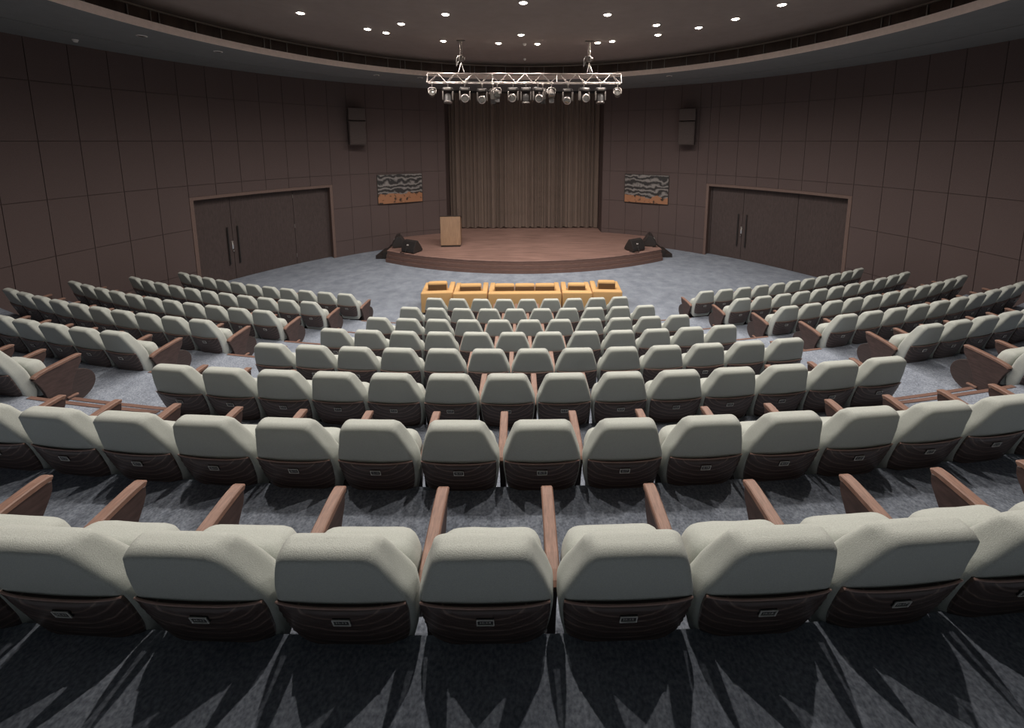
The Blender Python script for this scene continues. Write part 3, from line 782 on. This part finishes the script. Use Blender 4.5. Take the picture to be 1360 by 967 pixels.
CUSH = [(.25, .228, .335, .215, .215), (.45, .216, .348, .242, .238), (.60, .178, .322, .238, .232), (.70, .150, .295, .205, .200)]
def cush_mesh(seed):
    mb = MB(); rings = []; zt, zb_, rc_ = .700, .25, .05
    for i in range(0, 6):
        a = i / 6 * PI / 2; k = rc_ * (1 - math.sin(a)); q = smooth_station(CUSH, zb_ + rc_ * (1 - math.cos(a)))
        rings.append(rsec(q[3] - k, q[4] - k, q[1] + k * .8, q[2] - k * .8, .05, zb_ + rc_ * (1 - math.cos(a))))
    for i in range(12):
        z = zb_ + rc_ + (zt - zb_ - 2 * rc_) * i / 11; q = smooth_station(CUSH, z); rings.append(rsec(q[3], q[4], q[1], q[2], .055, z))
    for i in range(1, 7):
        a = i / 6 * PI / 2; z = zt - rc_ + rc_ * math.sin(a); k = rc_ * (1 - math.cos(a)); q = smooth_station(CUSH, z)
        rings.append(rsec(q[3] - k, q[4] - k, q[1] + k, q[2] - k, .055, z))
    for r in rings:
        for p in r:
            n1 = noise.noise(Vector((p.x * 7 + seed * 5, p.y * 7, p.z * 7))); p += Vector((n1 * .003, n1 * .004, n1 * .004))
    mb.loft(rings); return mb.mesh('seat_cushion', M['fabric'])
CUSHES = [cush_mesh(s) for s in range(2)]
def pan_mesh():
    mb = MB(); prof = [(.09, .37, .40), (.12, .355, .435), (.17, .348, .465), (.24, .345, .480), (.31, .347, .478), (.38, .347, .46), (.44, .342, .43), (.49, .33, .39), (.53, .318, .36), (.545, .315, .335)]
    rings = [rsec(.205, .185, y0, y1, .03, z) for i, (z, y0, y1) in enumerate(prof)]
    mb.loft(rings); return mb.mesh('seat_pan', M['pan'])
def lobe_mesh():
    poly = []
    for k in range(25):
        a = -PI * .62 + PI * 1.24 * k / 24
        poly.append((.475 + .215 * math.cos(a), .232 + .205 * math.sin(a)))
    poly += [(.40, .40), (.38, .30), (.375, .15), (.38, .04)]
    mb = MB(); mb.prism(poly, -.022, .022); return mb.mesh('end_panel', M['pan'], .006)
LOBE = lobe_mesh()
kl = MB(); kl.rbox(-.02, .02, .40, .50, .125, .15, .006, 2); KICK = kl.mesh('kick_light', M['arm'])
PAN = pan_mesh()
CAPC = [(.150, .540), (.165, .556), (.20, .570), (.26, .585), (.34, .597), (.44, .610), (.52, .618), (.565, .617), (.582, .608)]
def cap_mesh():
    mb = MB(); rings = []
    for i, (y, z) in enumerate(CAPC):
        a = CAPC[max(i - 1, 0)]; b = CAPC[min(i + 1, len(CAPC) - 1)]
        d = Vector((b[0] - a[0], b[1] - a[1])).normalized(); nrm = Vector((-d.y, d.x)); h = .032 if i < len(CAPC) - 2 else .028
        hw = .031
        sec = [(-hw, -h), (hw, -h), (hw, -.006), (hw - .006, 0), (-hw + .006, 0), (-hw, -.006)]
        rings.append([Vector((sx, y + nrm.x * sn, z + nrm.y * sn)) for sx, sn in sec])
    mb.loft(rings, smooth=False); return mb.mesh('armrest', M['arm'])
CAP = cap_mesh()
def side_mesh():
    up = [(y + .004, z - .031) for y, z in CAPC[:-2]]
    lo = [(.579, .575), (.576, .530), (.566, .50), (.535, .44), (.500, .375), (.474, .30), (.455, .22), (.440, .12), (.430, 0), (.265, 0), (.262, .10), (.250, .22), (.228, .33), (.200, .42), (.170, .49)]
    mb = MB(); mb.prism(up + lo, -.021, .021); return mb.mesh('arm_panel', M['armside'], .004)
SIDE = side_mesh()
def plate_pose():
    z = .578; q = smooth_station(PAD, z); y = q[1] - .031
    q2 = smooth_station(PAD, z + .02); s = math.atan2((q2[1] - q[1]), .02)
    return Vector((0.0, y, z)), s
PP, PS = plate_pose()
TP = Matrix.Translation(PP) @ Matrix.Rotation(-PS, 4, 'X')
pm = MB(); pm.box(-.034, .034, -.003, .004, -.022, .022, TP); PLATE = pm.mesh('number_plate', M['plate'])
pr = MB()
for b in ((-.034, .034, .0185, .022), (-.034, .034, -.022, -.0185), (-.034, -.0305, -.0185, .0185), (.0305, .034, -.0185, .0185)): pr.box(b[0], b[1], -.006, -.002, b[2], b[3], TP)
PRIM = pr.mesh('plate_rim', M['platerim'])
# plate lettering as flat meshes
need = []
for k in range(8):
    tot0 = L_TOT[k]
    for i in range(N_C[k]): need.append((k, tot0 + 1 + i))
    if k < 6:
        for i in range(N_L[k]): need.append((k, tot0 - i))
        for i in range(N_R[k]): need.append((k, tot0 + N_C[k] + 1 + i))
LET = 'ABCDEFGH'; tmp = {}
for k, nmb in need:
    cu_ = bpy.data.curves.new('lettering', 'FONT'); cu_.body = '%s-%d' % (LET[k], nmb); cu_.size = .0215; cu_.align_x = 'CENTER'; cu_.align_y = 'CENTER'
    cu_.resolution_u = 2; cu_.fill_mode = 'FRONT'
    o = bpy.data.objects.new('lettering', cu_); COL.objects.link(o); tmp[(k, nmb)] = o
dg = bpy.context.evaluated_depsgraph_get(); dg.update()
TXT = {}
TT = TP @ Matrix.Translation((0, -.0045, 0)) @ Matrix.Rotation(PI / 2, 4, 'X')
for key, o in tmp.items():
    me = bpy.data.meshes.new_from_object(o.evaluated_get(dg)); me.transform(TT); me.name = 'plate_lettering'
    me.materials.clear(); me.materials.append(M['platerim']); TXT[key] = me
for key, o in tmp.items():
    c_ = o.data; bpy.data.objects.remove(o); bpy.data.curves.remove(c_)

def seat(k, s, nmb, label, group, left=True, right=False, variant=0, aisle=0):
    Rk = ROW_R[k]; a = s * PITCH / Rk
    t = thing('theatre_seat', label, 'theatre seat', arc(Rk, a, ROW_Z[k]), a, group)
    obj('backrest', PADS[variant % 4], t); obj('edge_trim_or_glint', GLINT, obj('back_shell', SHELL, t))
    p = obj('number_plate', PLATE, t); obj('plate_rim', PRIM, p); obj('plate_lettering', TXT[(k, nmb)], p)
    obj('seat_cushion', CUSHES[variant % 2], t); obj('seat_pan', PAN, t)
    for on, x in ((left, -PITCH / 2), (right, PITCH / 2)):
        if on:
            ar = obj('armrest', CAP, t, (x, 0, 0)); obj('arm_panel', SIDE, ar)
    if aisle:
        e = obj('end_panel', LOBE, t, (aisle * (PITCH / 2 - .012), 0, 0)); obj('kick_light', KICK, e, (aisle * .035, 0, 0))
    return t
vv = 0
for k in range(8):
    n_ = N_C[k]
    for i in range(n_):
        vv += random.randint(1, 3)
        if k == 7 and i in (0, 1, 2, 14, 15): continue      # far outside the frame
        nmb = L_TOT[k] + 1 + i
        if k == 7: lab = 'grey tip-up seat in the nearest row, its back plate reading H-%d' % nmb
        else: lab = 'grey tip-up seat, middle block, %s row from the stage, %s seat from its left end' % (ORD[k], ORD[i])
        seat(k, (i - (n_ - 1) / 2) * PSC[k], nmb, lab, 'seats of the middle block', True, i == n_ - 1, vv, -1 if i == 0 else (1 if i == n_ - 1 else 0))
for k in range(6):
    for i in range(N_L[k]):
        vv += random.randint(1, 3)
        seat(k, -A_L[k] - i, L_TOT[k] - i, 'grey tip-up seat, left block, %s row from the stage, %s seat from the aisle' % (ORD[k], ORD[i]),
             'seats of the left block', True, i == 0, vv, 1 if i == 0 else 0)
    for i in range(N_R[k]):
        vv += random.randint(1, 3)
        seat(k, A_R[k] + i, L_TOT[k] + N_C[k] + 1 + i, 'grey tip-up seat, right block, %s row from the stage, %s seat from the aisle' % (ORD[k], ORD[i]),
             'seats of the right block', True, i == N_R[k] - 1, vv, -1 if i == 0 else 0)

# ------------------------------------------------------------------ world, camera, view
w = bpy.data.worlds.new('world'); scn.world = w; w.use_nodes = True
w.node_tree.nodes['Background'].inputs['Color'].default_value = (.90, .98, .97, 1)
w.node_tree.nodes['Background'].inputs['Strength'].default_value = .06  # dim ambient fill, added to enter through the open rear of the hall
cam = bpy.data.cameras.new('camera'); co = bpy.data.objects.new('camera', cam); COL.objects.link(co)
cam.sensor_width = 36; cam.lens = 522.58 * 36 / 1360
cam.shift_x = (680 - 702.68) / 1360; cam.shift_y = (253.90 - 483.5) / 1360
cam.clip_start = .05; cam.clip_end = 200
co.location = (-.135, 0, EYE); co.rotation_euler = (PI / 2 - .12629, 0, -.019066)
scn.camera = co
vs_ = scn.view_settings
vs_.view_transform = 'Standard'; vs_.look = 'None'; vs_.gamma = 1; vs_.use_curve_mapping = False; vs_.exposure = 0.0
scn.cycles.use_denoising = True
scn.cycles.max_bounces = 6; scn.cycles.diffuse_bounces = 4
